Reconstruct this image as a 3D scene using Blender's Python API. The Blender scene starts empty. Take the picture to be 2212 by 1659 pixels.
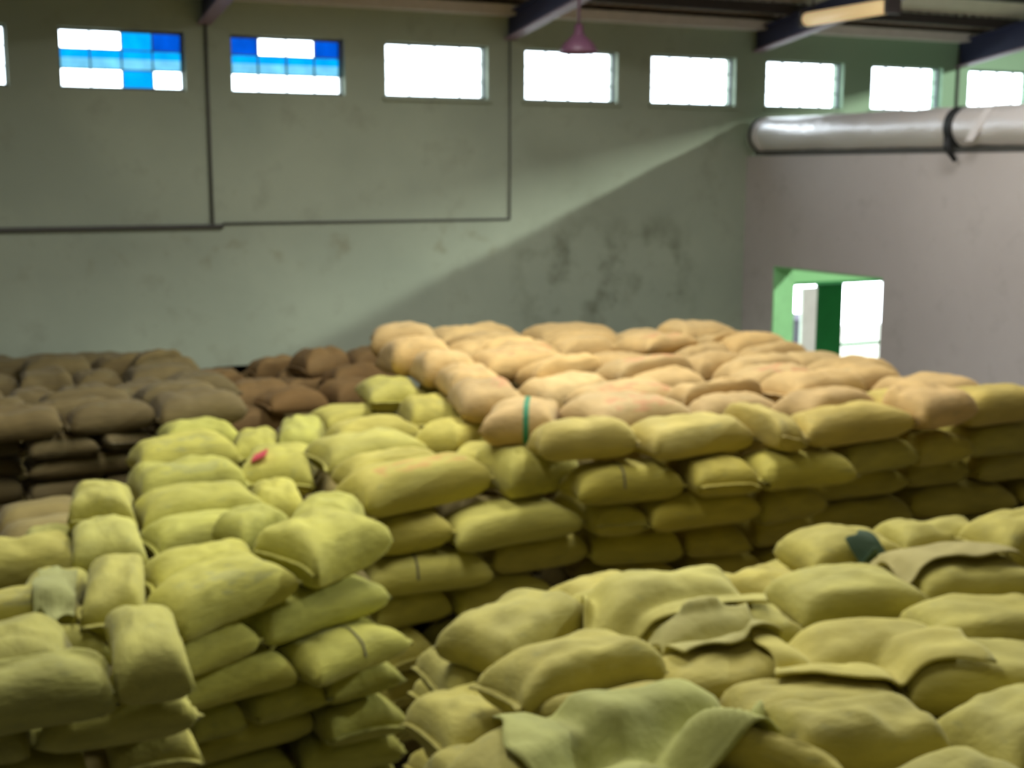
import bpy, bmesh, math, random
from mathutils import Vector, Matrix, noise
from mathutils.bvhtree import BVHTree

# ------------------------------------------------------------------ camera, world, light, exposure
F_PX, YAW, PITCH, ROLL = 2757.4, .44701, .165657, .00143
EYE = Vector((0, 0, 4.7))
FWD = Vector((math.sin(YAW) * math.cos(PITCH), math.cos(YAW) * math.cos(PITCH), -math.sin(PITCH)))
_r0 = Vector((math.cos(YAW), -math.sin(YAW), 0)); _u0 = _r0.cross(FWD)
RGT = _r0 * math.cos(ROLL) + _u0 * math.sin(ROLL)
UPV = _u0 * math.cos(ROLL) - _r0 * math.sin(ROLL)
scene = bpy.context.scene
C = scene.collection
cam_data = bpy.data.cameras.new('camera')
cam_data.sensor_width = 36; cam_data.lens = F_PX / 2212 * 36; cam_data.clip_end = 200
cam_data.dof.use_dof = True; cam_data.dof.focus_distance = .8
cam_data.dof.aperture_fstop = (cam_data.lens / 1000) / .0034
cam = bpy.data.objects.new('camera', cam_data); C.objects.link(cam)
m = Matrix((RGT, UPV, -FWD)).transposed().to_4x4(); m.translation = EYE
cam.matrix_world = m
scene.camera = cam
vs = scene.view_settings
vs.view_transform = 'Standard'; vs.look = 'None'; vs.gamma = 1; vs.use_curve_mapping = False; vs.exposure = 0

world = bpy.data.worlds.new('overcast_sky'); scene.world = world; world.use_nodes = True
bg = world.node_tree.nodes['Background']
bg.inputs['Color'].default_value = (.86, .94, 1, 1); bg.inputs['Strength'].default_value = 11.0

ROOF_Z, ROOF_S, RIDGE_Y = 6.95, .14, 3.0
def roof_z(y): return ROOF_Z + ROOF_S * (17 - y) if y > RIDGE_Y else ROOF_Z + ROOF_S * (17 - RIDGE_Y) - ROOF_S * (RIDGE_Y - y)
# added fill lamps under the unseen roof, lighting the sacks: (x, y0, y1, width, power)
ROOF_FILLS = [(6.0, 8.2, 12.8, 1.0, 365), (10.2, 8.0, 11.4, 1.0, 120), (1.6, 5.8, 10.4, 1.0, 265), (1.6, -3.0, 1.6, 1.0, 30)]
for (x, y0, y1, w, p) in ROOF_FILLS:
    l = bpy.data.lights.new('roof_fill_lamp', 'AREA'); l.shape = 'RECTANGLE'
    l.size = w - .1; l.size_y = y1 - y0 - .1; l.energy = p; l.color = (1, .98, .93)
    o = bpy.data.objects.new('roof_fill_lamp', l); C.objects.link(o)
    ym = (y0 + y1) / 2
    o.location = (x, ym, roof_z(ym) - .12)
    o.rotation_euler = (math.atan(ROOF_S) * (-1 if ym > RIDGE_Y else 1), 0, 0)

# daylight from the small roof lantern beyond the partition: its beam passes over the duct and rakes the windowed wall
LANTERN = Vector((18.2, 7.9, 8.1))
l = bpy.data.lights.new('lantern_daylight', 'AREA'); l.shape = 'RECTANGLE'; l.size = .7; l.size_y = .16; l.energy = 1150; l.color = (.94, 1, .87)
o = bpy.data.objects.new('lantern_daylight', l); C.objects.link(o); o.location = LANTERN
o.rotation_euler = Vector((-.76, .52, -.36)).to_track_quat('-Z', 'Y').to_euler()

# ------------------------------------------------------------------ helpers
rnd = random.Random(7)
def ray(x, y): return FWD * F_PX + RGT * (x - 1106) - UPV * (y - 829.5)
def onz(x, y, z): d = ray(x, y); return EYE + d * ((z - EYE.z) / d.z)
def ony(x, y, Y): d = ray(x, y); return EYE + d * (Y / d.y)
def onx(x, y, X): d = ray(x, y); return EYE + d * (X / d.x)

def mesh_obj(name, verts, faces, mat, parent=None, smooth=False, loc=None):
    me = bpy.data.meshes.new(name); me.from_pydata([tuple(v) for v in verts], [], faces); me.update()
    bm = bmesh.new(); bm.from_mesh(me); bmesh.ops.recalc_face_normals(bm, faces=bm.faces); bm.to_mesh(me); bm.free()
    if mat: me.materials.append(mat)
    if smooth: me.shade_smooth()
    o = bpy.data.objects.new(name, me); C.objects.link(o)
    if parent: o.parent = parent
    if loc: o.location = loc
    return o
def boxes(bs):
    V, F = [], []
    for (x0, x1, y0, y1, z0, z1) in bs:
        n = len(V)
        V += [(x0, y0, z0), (x1, y0, z0), (x1, y1, z0), (x0, y1, z0), (x0, y0, z1), (x1, y0, z1), (x1, y1, z1), (x0, y1, z1)]
        F += [tuple(n + i for i in f) for f in ((0, 3, 2, 1), (4, 5, 6, 7), (0, 1, 5, 4), (1, 2, 6, 5), (2, 3, 7, 6), (3, 0, 4, 7))]
    return V, F
def box(name, b, mat, parent=None): return mesh_obj(name, *boxes([b]), mat, parent)
def tag(o, label=None, cat=None, group=None, kind=None):
    if label: o['label'] = label
    if cat: o['category'] = cat
    if group: o['group'] = group
    if kind: o['kind'] = kind
    return o
def empty(name, loc=(0, 0, 0)):
    o = bpy.data.objects.new(name, None); C.objects.link(o); o.location = loc; return o
def tube(path, r, n=12, cap=True):
    V, F = [], []
    P = [Vector(p) for p in path]
    for i, p in enumerate(P):
        d = (P[min(i + 1, len(P) - 1)] - P[max(i - 1, 0)]).normalized()
        a = d.cross(Vector((0, 0, 1)) if abs(d.z) < .9 else Vector((1, 0, 0))).normalized(); b = d.cross(a)
        rr = r[i] if isinstance(r, (list, tuple)) else r
        V += [p + (a * math.cos(t) + b * math.sin(t)) * rr for t in [k * 2 * math.pi / n for k in range(n)]]
    for i in range(len(P) - 1):
        for k in range(n): F.append((i * n + k, i * n + (k + 1) % n, (i + 1) * n + (k + 1) % n, (i + 1) * n + k))
    if cap: F.append(tuple(range(n))[::-1]); F.append(tuple((len(P) - 1) * n + k for k in range(n)))
    return V, F

# ------------------------------------------------------------------ materials
def new_mat(name):
    mt = bpy.data.materials.new(name); mt.use_nodes = True
    nt = mt.node_tree; return mt, nt, nt.nodes['Principled BSDF']
def N(nt, t, **kw):
    n = nt.nodes.new(t)
    for k, v in kw.items(): setattr(n, k, v)
    return n
def noise_n(nt, vec, scale, detail=3, rough=.55):
    n = N(nt, 'ShaderNodeTexNoise'); n.inputs['Scale'].default_value = scale
    n.inputs['Detail'].default_value = detail; n.inputs['Roughness'].default_value = rough
    nt.links.new(vec, n.inputs['Vector']); return n.outputs['Fac']
def ramp(nt, fac, stops):
    r = N(nt, 'ShaderNodeValToRGB'); el = r.color_ramp.elements
    while len(el) < len(stops): el.new(.5)
    for e, (p, c) in zip(el, stops): e.position = p; e.color = (*c, 1) if len(c) == 3 else c
    nt.links.new(fac, r.inputs['Fac']); return r.outputs['Color']
def mix(nt, fac, a, b, mode='MIX'):
    n = N(nt, 'ShaderNodeMix', data_type='RGBA', blend_type=mode)
    for s, v in ((n.inputs[0], fac), (n.inputs[6], a), (n.inputs[7], b)):
        if hasattr(v, 'is_linked'): nt.links.new(v, s)
        elif isinstance(v, (int, float)): s.default_value = v
        else: s.default_value = (*v, 1)
    return n.outputs[2]
def math_n(nt, op, a, b=0., clamp=False):
    n = N(nt, 'ShaderNodeMath', operation=op); n.use_clamp = clamp
    for s, v in ((n.inputs[0], a), (n.inputs[1], b)):
        if hasattr(v, 'is_linked'): nt.links.new(v, s)
        else: s.default_value = v
    return n.outputs[0]
def bump(nt, h, bsdf, strength, dist=.02):
    b = N(nt, 'ShaderNodeBump'); b.inputs['Strength'].default_value = strength; b.inputs['Distance'].default_value = dist
    nt.links.new(h, b.inputs['Height']); nt.links.new(b.outputs['Normal'], bsdf.inputs['Normal'])
def plain(name, col, rough=.6, metal=0., var=.15, scale=6.):
    mt, nt, b = new_mat(name)
    tc = N(nt, 'ShaderNodeTexCoord'); f = noise_n(nt, tc.outputs['Object'], scale)
    c = mix(nt, f, [x * (1 - var) for x in col], [min(1, x * (1 + var)) for x in col])
    nt.links.new(c, b.inputs['Base Color']); b.inputs['Roughness'].default_value = rough; b.inputs['Metallic'].default_value = metal
    return mt

def wall_mat(name, base, pale, stain, stainpos=None, green=False):
    mt, nt, b = new_mat(name)
    g = N(nt, 'ShaderNodeNewGeometry').outputs['Position']
    f = noise_n(nt, g, .55, 4); c = mix(nt, ramp(nt, f, [(.35, (0, 0, 0)), (.65, (1, 1, 1))]), base, pale)
    st = ramp(nt, noise_n(nt, g, 2.2, 6, .65), [(.55, (0, 0, 0)), (.75, (1, 1, 1))])
    c = mix(nt, math_n(nt, 'MULTIPLY', st, .45), c, stain)
    sep = N(nt, 'ShaderNodeSeparateXYZ'); nt.links.new(g, sep.inputs[0])
    def box_mask(ch, lo, hi, soft):
        a = math_n(nt, 'DIVIDE', math_n(nt, 'SUBTRACT', sep.outputs[ch], lo), soft, True)
        d = math_n(nt, 'DIVIDE', math_n(nt, 'SUBTRACT', hi, sep.outputs[ch]), soft, True)
        return math_n(nt, 'MULTIPLY', a, d)
    if green:   # mildew patch near the pile and the green paint towards the back entrance
        mm = math_n(nt, 'MULTIPLY', box_mask('X', 8.0, 11.6, .7), box_mask('Z', 2.0, 4.2, .7))
        md = ramp(nt, noise_n(nt, g, 1.9, 5, .6), [(.5, (0, 0, 0)), (.72, (1, 1, 1))])
        c = mix(nt, math_n(nt, 'MULTIPLY', math_n(nt, 'MULTIPLY', mm, md), .8), c, (.10, .11, .06))
        br = math_n(nt, 'MULTIPLY', box_mask('X', -2, 8.5, .8), box_mask('Z', 3.3, 4.0, .25))
        bd = ramp(nt, noise_n(nt, g, 2.6, 3, .5), [(.58, (0, 0, 0)), (.74, (1, 1, 1))])
        c = mix(nt, math_n(nt, 'MULTIPLY', math_n(nt, 'MULTIPLY', br, bd), .5), c, (.20, .17, .08))
        up = math_n(nt, 'MULTIPLY', box_mask('X', 11.0, 60, 4.5), box_mask('Z', 5.0, 9, .2))
        c = mix(nt, up, c, (.26, .40, .27))
        lo = math_n(nt, 'MULTIPLY', box_mask('X', 12.55, 60, .02), box_mask('Z', -1, 4.0, .02))
        c = mix(nt, lo, c, (.32, .70, .33))
    nt.links.new(c, b.inputs['Base Color']); b.inputs['Roughness'].default_value = .85
    bump(nt, noise_n(nt, g, 7, 5, .6), b, .25, .02)
    return mt
M = {}
M['wall'] = wall_mat('limewashed_plaster', (.35, .405, .32), (.42, .48, .375), (.22, .23, .17), green=True)
M['partition'] = wall_mat('grey_plaster', (.50, .46, .45), (.56, .52, .51), (.30, .28, .26))
M['plain_wall'] = wall_mat('dull_plaster', (.34, .34, .31), (.40, .40, .37), (.25, .24, .2))
M['concrete'] = wall_mat('dusty_concrete', (.22, .21, .18), (.28, .26, .22), (.14, .13, .11))
M['green_paint'] = plain('green_paint', (.32, .70, .33), .55)
M['dark_green'] = plain('dark_green_steel', (.02, .22, .06), .5)
M['beam'] = plain('dark_blue_steel', (.028, .03, .085), .5)
M['flange'] = plain('flange_highlight', (.30, .20, .27), .5)  # bottom edge highlight and pink fringe painted into the flange colour
M['roof'] = plain('weathered_roof_sheet', (.5, .42, .36), .7)
M['eave'] = plain('pale_eave_beam', (.72, .66, .65), .7)
M['purlin'] = plain('dark_purlin', (.045, .035, .035), .6)
M['conduit'] = plain('dark_conduit', (.085, .085, .08), .7)
M['frame'] = plain('window_frame', (.10, .12, .13), .5)
M['tube'] = plain('yellowed_diffuser', (.80, .62, .33), .45)
_b = M['tube'].node_tree.nodes['Principled BSDF']; _b.inputs['Emission Color'].default_value = (1, .72, .36, 1); _b.inputs['Emission Strength'].default_value = .45   # weak glow added to brighten the diffuser
M['black'] = plain('black_strap', (.012, .014, .016), .6)
M['maroon'] = plain('lamp_enamel', (.11, .045, .08), .45)
M['white'] = plain('white_board', (.72, .69, .70), .6)
M['fill_sheet'] = plain('pale_opaque_sheet', (.8, .8, .78), .5)  # opaque sheet added above the fill lamps
def glass(name, col, gloss=.06):
    mt = bpy.data.materials.new(name); mt.use_nodes = True; nt = mt.node_tree
    for n in list(nt.nodes): nt.nodes.remove(n)
    out = N(nt, 'ShaderNodeOutputMaterial'); t = N(nt, 'ShaderNodeBsdfTransparent'); g = N(nt, 'ShaderNodeBsdfGlossy')
    g.inputs['Roughness'].default_value = .1
    tc = N(nt, 'ShaderNodeTexCoord'); f = noise_n(nt, tc.outputs['Object'], 5, 2)
    nt.links.new(mix(nt, f, [c * .75 for c in col], [min(1, c * 1.25) for c in col]), t.inputs['Color'])
    mx = N(nt, 'ShaderNodeMixShader'); mx.inputs[0].default_value = gloss
    nt.links.new(t.outputs[0], mx.inputs[1]); nt.links.new(g.outputs[0], mx.inputs[2]); nt.links.new(mx.outputs[0], out.inputs[0])
    return mt
M['clear'] = glass('clear_pane', (.9, .95, .97))
M['cyan'] = glass('cyan_film_pane', (.004, .22, .35), .01)
M['palecyan'] = glass('pale_cyan_pane', (.15, .27, .32), .01)
M['blue'] = glass('deep_blue_film_pane', (.004, .10, .26), .01)
# foil of the duct
mt, nt, b = new_mat('wrinkled_foil'); tc = N(nt, 'ShaderNodeTexCoord')
b.inputs['Base Color'].default_value = (.88, .85, .86, 1); b.inputs['Metallic'].default_value = .45; b.inputs['Roughness'].default_value = .38
bump(nt, noise_n(nt, tc.outputs['Object'], 5, 4, .6), b, .5, .05); M['foil'] = mt
# woven sack cloth: colour from each sack, weave, dust and creases from noise
def sack_mat(name, print_col=None, stripe=None, sheer=False):
    mt, nt, b = new_mat(name)
    oi = N(nt, 'ShaderNodeObjectInfo'); tc = N(nt, 'ShaderNodeTexCoord'); gen = tc.outputs['Generated']
    off = N(nt, 'ShaderNodeVectorMath', operation='ADD'); sc = N(nt, 'ShaderNodeVectorMath', operation='SCALE')
    cr = N(nt, 'ShaderNodeCombineXYZ')
    for i in range(3): nt.links.new(oi.outputs['Random'], cr.inputs[i])
    nt.links.new(cr.outputs[0], sc.inputs[0]); sc.inputs['Scale'].default_value = 37
    nt.links.new(tc.outputs['Object'], off.inputs[0]); nt.links.new(sc.outputs[0], off.inputs[1])
    v = off.outputs[0]
    f = ramp(nt, noise_n(nt, v, 3.0, 4), [(.3, (.80, .80, .80)), (.7, (1.12, 1.12, 1.12))])
    c = mix(nt, 1.0, oi.outputs['Color'], f, 'MULTIPLY')
    d = ramp(nt, noise_n(nt, v, 5.5, 3), [(.62, (0, 0, 0)), (.75, (1, 1, 1))])
    c = mix(nt, math_n(nt, 'MULTIPLY', d, .25), c, (.16, .20, .12))
    if print_col:
        sep = N(nt, 'ShaderNodeSeparateXYZ'); nt.links.new(gen, sep.inputs[0])
        def band(ch, lo, hi):
            return math_n(nt, 'MULTIPLY', math_n(nt, 'GREATER_THAN', sep.outputs[ch], lo), math_n(nt, 'LESS_THAN', sep.outputs[ch], hi))
        msk = math_n(nt, 'MULTIPLY', math_n(nt, 'MULTIPLY', band('X', .2, .82), band('Y', .12, .5)), math_n(nt, 'GREATER_THAN', sep.outputs['Z'], .45))
        bl = ramp(nt, noise_n(nt, v, 6, 2), [(.46, (0, 0, 0)), (.58, (1, 1, 1))])
        c = mix(nt, math_n(nt, 'MULTIPLY', math_n(nt, 'MULTIPLY', msk, bl), .35), c, print_col)
    if stripe:
        sep = N(nt, 'ShaderNodeSeparateXYZ'); nt.links.new(gen, sep.inputs[0])
        s = math_n(nt, 'LESS_THAN', math_n(nt, 'ABSOLUTE', math_n(nt, 'SUBTRACT', sep.outputs['Y'], .42)), .035)
        c = mix(nt, s, c, stripe)
    nt.links.new(c, b.inputs['Base Color']); b.inputs['Roughness'].default_value = .8
    if 'Sheen Weight' in b.inputs: b.inputs['Sheen Weight'].default_value = .08
    bump(nt, noise_n(nt, v, 9, 4, .6), b, .35, .03)
    return mt
M['sack'] = sack_mat('woven_sack')
M['sack_red'] = sack_mat('woven_sack_red_print', (.50, .10, .06))
M['sack_dark'] = sack_mat('woven_sack_dark_print', (.12, .14, .10))
M['sack_stripe'] = sack_mat('woven_sack_green_stripe', None, (.03, .22, .10))
M['red_tag'] = plain('red_tag', (.62, .07, .09), .6)
M['thread'] = plain('dark_thread', (.12, .11, .05), .8)

# ------------------------------------------------------------------ the building
XL, XR, YF, YB = -9.0, 22.0, -9.0, 17.0
WX0, WPER, WW, WZ0, WZ1 = 17 * .114789, 17 * .12561, 17 * .0903894, 4.7 + 17 * .0590741, 4.7 + 17 * .1023911
WIN = [WX0 + WPER * i for i in range(-5, 9)]
DOOR_B = (13.22, 15.45, 2.88)
fl = box('floor', (XL - .3, XR + .3, YF - .3, YB + .3, -.2, 0), M['concrete']); tag(fl, kind='structure')

def wall_with_holes(name, u0, u1, z0, z1, holes, to3, thick, mat):
    us = sorted({u0, u1, *[h[0] for h in holes], *[h[1] for h in holes]}); zs = sorted({z0, z1, *[h[2] for h in holes], *[h[3] for h in holes]})
    def solid(a, c):
        um = (us[a] + us[a + 1]) / 2; zm = (zs[c] + zs[c + 1]) / 2
        return not any(h[0] < um < h[1] and h[2] < zm < h[3] for h in holes)
    V, F, idx = [], [], {}
    def vid(i, j, k):
        if (i, j, k) not in idx: idx[(i, j, k)] = len(V); V.append(to3(us[i], zs[j], thick * k))
        return idx[(i, j, k)]
    nu, nz = len(us) - 1, len(zs) - 1
    for a in range(nu):
        for c in range(nz):
            if not solid(a, c): continue
            for k in (0, 1): F.append((vid(a, c, k), vid(a + 1, c, k), vid(a + 1, c + 1, k), vid(a, c + 1, k)))
            for (da, dc, e) in ((-1, 0, ((a, c), (a, c + 1))), (1, 0, ((a + 1, c), (a + 1, c + 1))), (0, -1, ((a, c), (a + 1, c))), (0, 1, ((a, c + 1), (a + 1, c + 1)))):
                q, w = a + da, c + dc
                if 0 <= q < nu and 0 <= w < nz and solid(q, w): continue
                (i0, j0), (i1, j1) = e
                F.append((vid(i0, j0, 0), vid(i1, j1, 0), vid(i1, j1, 1), vid(i0, j0, 1)))
    o = mesh_obj(name, V, F, mat); tag(o, kind='structure'); return o

wall_with_holes('wall_back', XL, XR, 0, 7.05, [(x, x + WW, WZ0, WZ1) for x in WIN] + [(DOOR_B[0], DOOR_B[1], 0, DOOR_B[2])],
                lambda u, z, t: (u, YB + t, z), .28, M['wall'])
wall_with_holes('wall_left', YF, YB, 0, 10, [], lambda u, z, t: (XL - t, u, z), .28, M['plain_wall'])
wall_with_holes('wall_right', YF, YB, 0, 10, [], lambda u, z, t: (XR + t, u, z), .28, M['plain_wall'])
wall_with_holes('wall_front', XL, XR, 0, 7.6, [], lambda u, z, t: (u, YF - t, z), .28, M['plain_wall'])
PX = 12.29
DOOR_P = (13.75, 16.22, 3.24)
wall_with_holes('wall_partition', 1.5, YB, 0, 4.93, [(DOOR_P[0], DOOR_P[1], 0, DOOR_P[2])], lambda u, z, t: (PX + t, u, z), .40, M['partition'])
lin = mesh_obj('trim_1', *boxes([(PX + .01, PX + .41, DOOR_P[1] - .03, DOOR_P[1], 0, DOOR_P[2] - .03),
                                 (PX + .01, PX + .41, DOOR_P[0], DOOR_P[1], DOOR_P[2] - .03, DOOR_P[2])]), M['green_paint'])
tag(lin, kind='structure')

# roof: corrugated sheeting carried by purlins and dark blue rafters
V, F = [], []
ys = [17.6, 14, 10, 6, RIDGE_Y, 0, -4, -9.3]; nx = int((XR - XL) / .19) * 4
for y in ys:
    for i in range(nx + 1):
        x = XL + (XR - XL) * i / nx
        V.append((x, y, roof_z(y) + .12 + .022 * math.sin(i * math.pi / 2)))
for j in range(len(ys) - 1):
    for i in range(nx): F.append((j * (nx + 1) + i, j * (nx + 1) + i + 1, (j + 1) * (nx + 1) + i + 1, (j + 1) * (nx + 1) + i))
rf = mesh_obj('ceiling', V, F, M['roof'], smooth=True); tag(rf, kind='structure')
for k, y in enumerate([16.1, 14.7, 13.3, 11.9, 10.5, 9.1, 7.7, 6.3, 4.9, 3.4, 1.8, 0, -2, -4, -6, -8]):
    z = roof_z(y)
    p = box('roof_purlin', (XL, XR, y - .05, y + .05, z - .06, z + .09), M['purlin']); tag(p, kind='structure')
e = box('trim_2', (XL, XR, 16.74, 17.0, 6.86, 7.0), M['eave']); tag(e, kind='structure')
def rafter(x, deep=0):
    root = empty('roof_beam', (x, 17, 6.6)); root['kind'] = 'structure'
    def strip(name, xw, dz0, dz1, mat):
        vs_ = []
        for (y, s) in ((17.0, 0), (RIDGE_Y, 1), (YF, 2)):
            zt = roof_z(y) - .06
            vs_ += [(-xw, y - 17, zt + dz0 - 6.6), (xw, y - 17, zt + dz0 - 6.6), (xw, y - 17, zt + dz1 - 6.6), (-xw, y - 17, zt + dz1 - 6.6)]
        fs = []
        for a in (0, 4):
            fs += [(a + i, a + (i + 1) % 4, a + 4 + (i + 1) % 4, a + 4 + i) for i in range(4)]
        fs += [(0, 1, 2, 3), (8, 9, 10, 11)]
        mesh_obj(name, vs_, fs, mat, root)
    strip('web', .02, -.33 - deep, 0, M['beam']); strip('top_flange', .09, -.02, 0, M['beam']); strip('bottom_flange', .09, -.35 - deep, -.325 - deep, M['flange'])
for x in (-4.8, -.5, 3.75, 8.1, 12.42, 16.65, 20.9): rafter(x, .09 if x > 16 else 0)
for (x, y0, y1, w, p) in ROOF_FILLS:  # one added out-of-view sheet above each fill lamp
    z0, z1 = roof_z(y0) - .08, roof_z(y1) - .08
    s = mesh_obj('added_roof_sheet', [(x - w / 2, y0, z0), (x + w / 2, y0, z0), (x + w / 2, y1, z1), (x - w / 2, y1, z1), (x - w / 2, y0, z0 + .02), (x + w / 2, y0, z0 + .02), (x + w / 2, y1, z1 + .02), (x - w / 2, y1, z1 + .02)],
                 [(0, 1, 2, 3), (4, 5, 6, 7), (0, 1, 5, 4), (1, 2, 6, 5), (2, 3, 7, 6), (3, 0, 4, 7)], M['fill_sheet'])
    tag(s, kind='structure')

ln_ = empty('roof_lantern', LANTERN + Vector((.1, -.07, -.3))); ln_['kind'] = 'structure'; ln_.rotation_euler = (0, 0, math.atan2(.76, .52))
mesh_obj('lantern_curb', *boxes([(-.75, .75, -.06, -.02, -.1, .55), (-.79, -.75, -.06, .2, -.1, .55), (.75, .79, -.06, .2, -.1, .55), (-.79, .79, -.06, .25, .55, .6)]), M['eave'], ln_)

# windows: frame, four by three panes each
for n, x in enumerate(WIN):
    root = empty('window_%d' % (n + 1), (x, YB + .1, WZ0)); root['kind'] = 'structure'
    h = WZ1 - WZ0; c = .016
    bs = [(0, WW, 0, .05, 0, .03), (0, WW, 0, .05, h - .03, h), (0, .03, 0, .05, 0, h), (WW - .03, WW, 0, .05, 0, h)]
    mesh_obj('window_frame', *boxes(bs), M['frame'], root)
    for i in (1, 2, 3): box('mullion', (WW * i / 4 - c / 2, WW * i / 4 + c / 2, .005, .045, .03, h - .03), M['frame'], root)
    for j in (1, 2): box('glazing_bar', (.03, WW - .03, .01, .04, h * j / 3 - c / 2, h * j / 3 + c / 2), M['frame'], root)
    tint = n - 5
    for j in range(3):
        for i in range(4):
            mt = M['clear']
            if tint in (0, 1):
                mt = M['palecyan'] if j == 1 else M['clear']
                if tint == 0 and (j == 2 and i in (3,) or j == 0 and i == 2): mt = M['blue'] if j == 2 else M['cyan']
                if tint == 1 and j == 2 and i in (0, 3): mt = M['blue']
                if tint == 0 and j == 2 and i == 2: mt = M['cyan']
            x0, x1 = max(.03, WW * i / 4), min(WW - .03, WW * (i + 1) / 4)
            z0, z1 = max(.03, h * j / 3), min(h - .03, h * (j + 1) / 3)
            if j == 1 and tint in (0, 1):      # the upper half of the middle panes is deeper cyan
                zm = z0 + (z1 - z0) * .55
                box('pane', (x0, x1, .02, .026, z0, zm), M['palecyan'], root); box('pane', (x0, x1, .02, .026, zm, z1), M['cyan'], root)
            else: box('pane', (x0, x1, .02, .026, z0, z1), mt, root)
    if tint in (2, 3, 4, 5, 6, 7): box('window_sill', (-.05, WW + .05, -.16, 0, -.05, -.01), M['wall'], root)

# conduits on the back wall
def conduit(path, r, label):
    o = mesh_obj('conduit', *tube(path, r, 8), M['conduit'], smooth=True); tag(o, label, 'conduit', 'conduits on the windowed wall'); return o
conduit([(XL + .1, 16.955, 3.97), (3.9, 16.955, 3.97)], .029, 'thick dark horizontal conduit across the windowed wall')
conduit([(3.9, 16.98, 4.0), (8.1, 16.98, 4.0)], .016, 'thin dark horizontal conduit running on from the thick one')
conduit([(3.76, 16.965, 6.75), (3.76, 16.965, 4.0)], .02, 'dark vertical conduit dropping between the two blue-paned windows')
conduit([(8.1, 16.98, 6.65), (8.1, 16.98, 4.0)], .014, 'thin dark vertical conduit dropping beside the hanging bell lamp')
conduit([(16.62, 16.965, 6.75), (16.62, 16.965, 5.0)], .022, 'dark vertical conduit on green wall above the silver duct')

# silver insulated duct on top of the partition
root = empty('insulated_duct', (PX + .1, 16.8, 4.985)); tag(root, 'silver foil-wrapped duct lying along top of the grey partition wall', 'duct')
V, F = [], []; nseg, nr = 150, 28; y_len = 13.0
for i in range(nseg + 1):
    y = -y_len * i / nseg
    for k in range(nr):
        t = 2 * math.pi * k / nr
        r = .262 + .016 * noise.noise(Vector((y * 2.2, math.cos(t) * 1.2, math.sin(t) * 1.2))) + .007 * noise.noise(Vector((y * 7, math.cos(t) * 3, math.sin(t) * 3 + 9)))
        d = y + 4.28
        r *= 1 - .10 * math.exp(-(d / .07) ** 2)
        V.append((r * math.cos(t), y, .268 + r * math.sin(t)))
for i in range(nseg):
    for k in range(nr): F.append((i * nr + k, i * nr + (k + 1) % nr, (i + 1) * nr + (k + 1) % nr, (i + 1) * nr + k))
F += [tuple(range(nr)), tuple(nseg * nr + k for k in range(nr))]
mesh_obj('foil_jacket', V, F, M['foil'], root, True)
def ring(name, y, w, r, mat):
    V, F = [], []
    for (rr, yy) in ((r, y - w / 2), (r, y + w / 2), (r - .03, y + w / 2), (r - .03, y - w / 2)):
        V += [(rr * math.cos(2 * math.pi * k / 28), yy, .268 + rr * math.sin(2 * math.pi * k / 28)) for k in range(28)]
    for a in range(4):
        for k in range(28): F.append((a * 28 + k, a * 28 + (k + 1) % 28, ((a + 1) % 4) * 28 + (k + 1) % 28, ((a + 1) % 4) * 28 + k))
    return mesh_obj(name, V, F, mat, root, True)
box('gap_strip', (-.1, .2, -y_len, 0, -.05, .04), M['conduit'], root)  # dark strip added to stop light showing under the duct
ring('strap', -4.28, .15, .268, M['black'])['label'] = 'black strap cinching the foil'
ring('collar', -.08, .07, .275, M['conduit']); ring('collar', -.22, .03, .275, M['eave'])
st = mesh_obj('strap_tail', *tube([(-.262, -4.28, .16), (-.265, -4.30, .0), (-.19, -4.38, -.16)], [.04, .05, .03], 8), M['black'], root, True)
tf = mesh_obj('torn_foil_flap', [(-.262, -4.62, .10), (-.262, -4.75, .10), (-.20, -5.0, .46), (-.20, -4.86, .46), (-.29, -4.62, .09), (-.29, -4.75, .09), (-.235, -5.0, .48), (-.235, -4.86, .48)],
              [(0, 1, 2, 3), (4, 5, 6, 7), (0, 1, 5, 4), (1, 2, 6, 5), (2, 3, 7, 6), (3, 0, 4, 7)], M['white'], root)

# hanging bell lamp
root = empty('pendant_lamp', (7.6, 14, 6.10)); tag(root, 'dark maroon bell-shaped lamp hanging on a rod before the windows', 'lamp')
prof = [(.235, 0), (.225, .05), (.17, .13), (.09, .20), (.06, .24), (.05, .34)]
V = [(r * math.cos(t), r * math.sin(t), z) for (r, z) in prof for t in [2 * math.pi * k / 24 for k in range(24)]]
F = [(a * 24 + k, a * 24 + (k + 1) % 24, (a + 1) * 24 + (k + 1) % 24, (a + 1) * 24 + k) for a in range(len(prof) - 1) for k in range(24)] + [tuple(range(5 * 24, 6 * 24))]
sh = mesh_obj('lamp_shade', V, F, M['maroon'], root, True)
sm = sh.modifiers.new('thickness', 'SOLIDIFY'); sm.thickness = .008
mesh_obj('rod', *tube([(0, 0, .33), (0, 0, roof_z(14) - 6.10 + .1)], .018, 10), M['maroon'], root, True)
mesh_obj('bulb', *tube([(0, 0, .2), (0, 0, .1), (0, 0, .05), (0, 0, .03)], [.03, .05, .045, .02], 12), M['white'], root, True)
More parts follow.
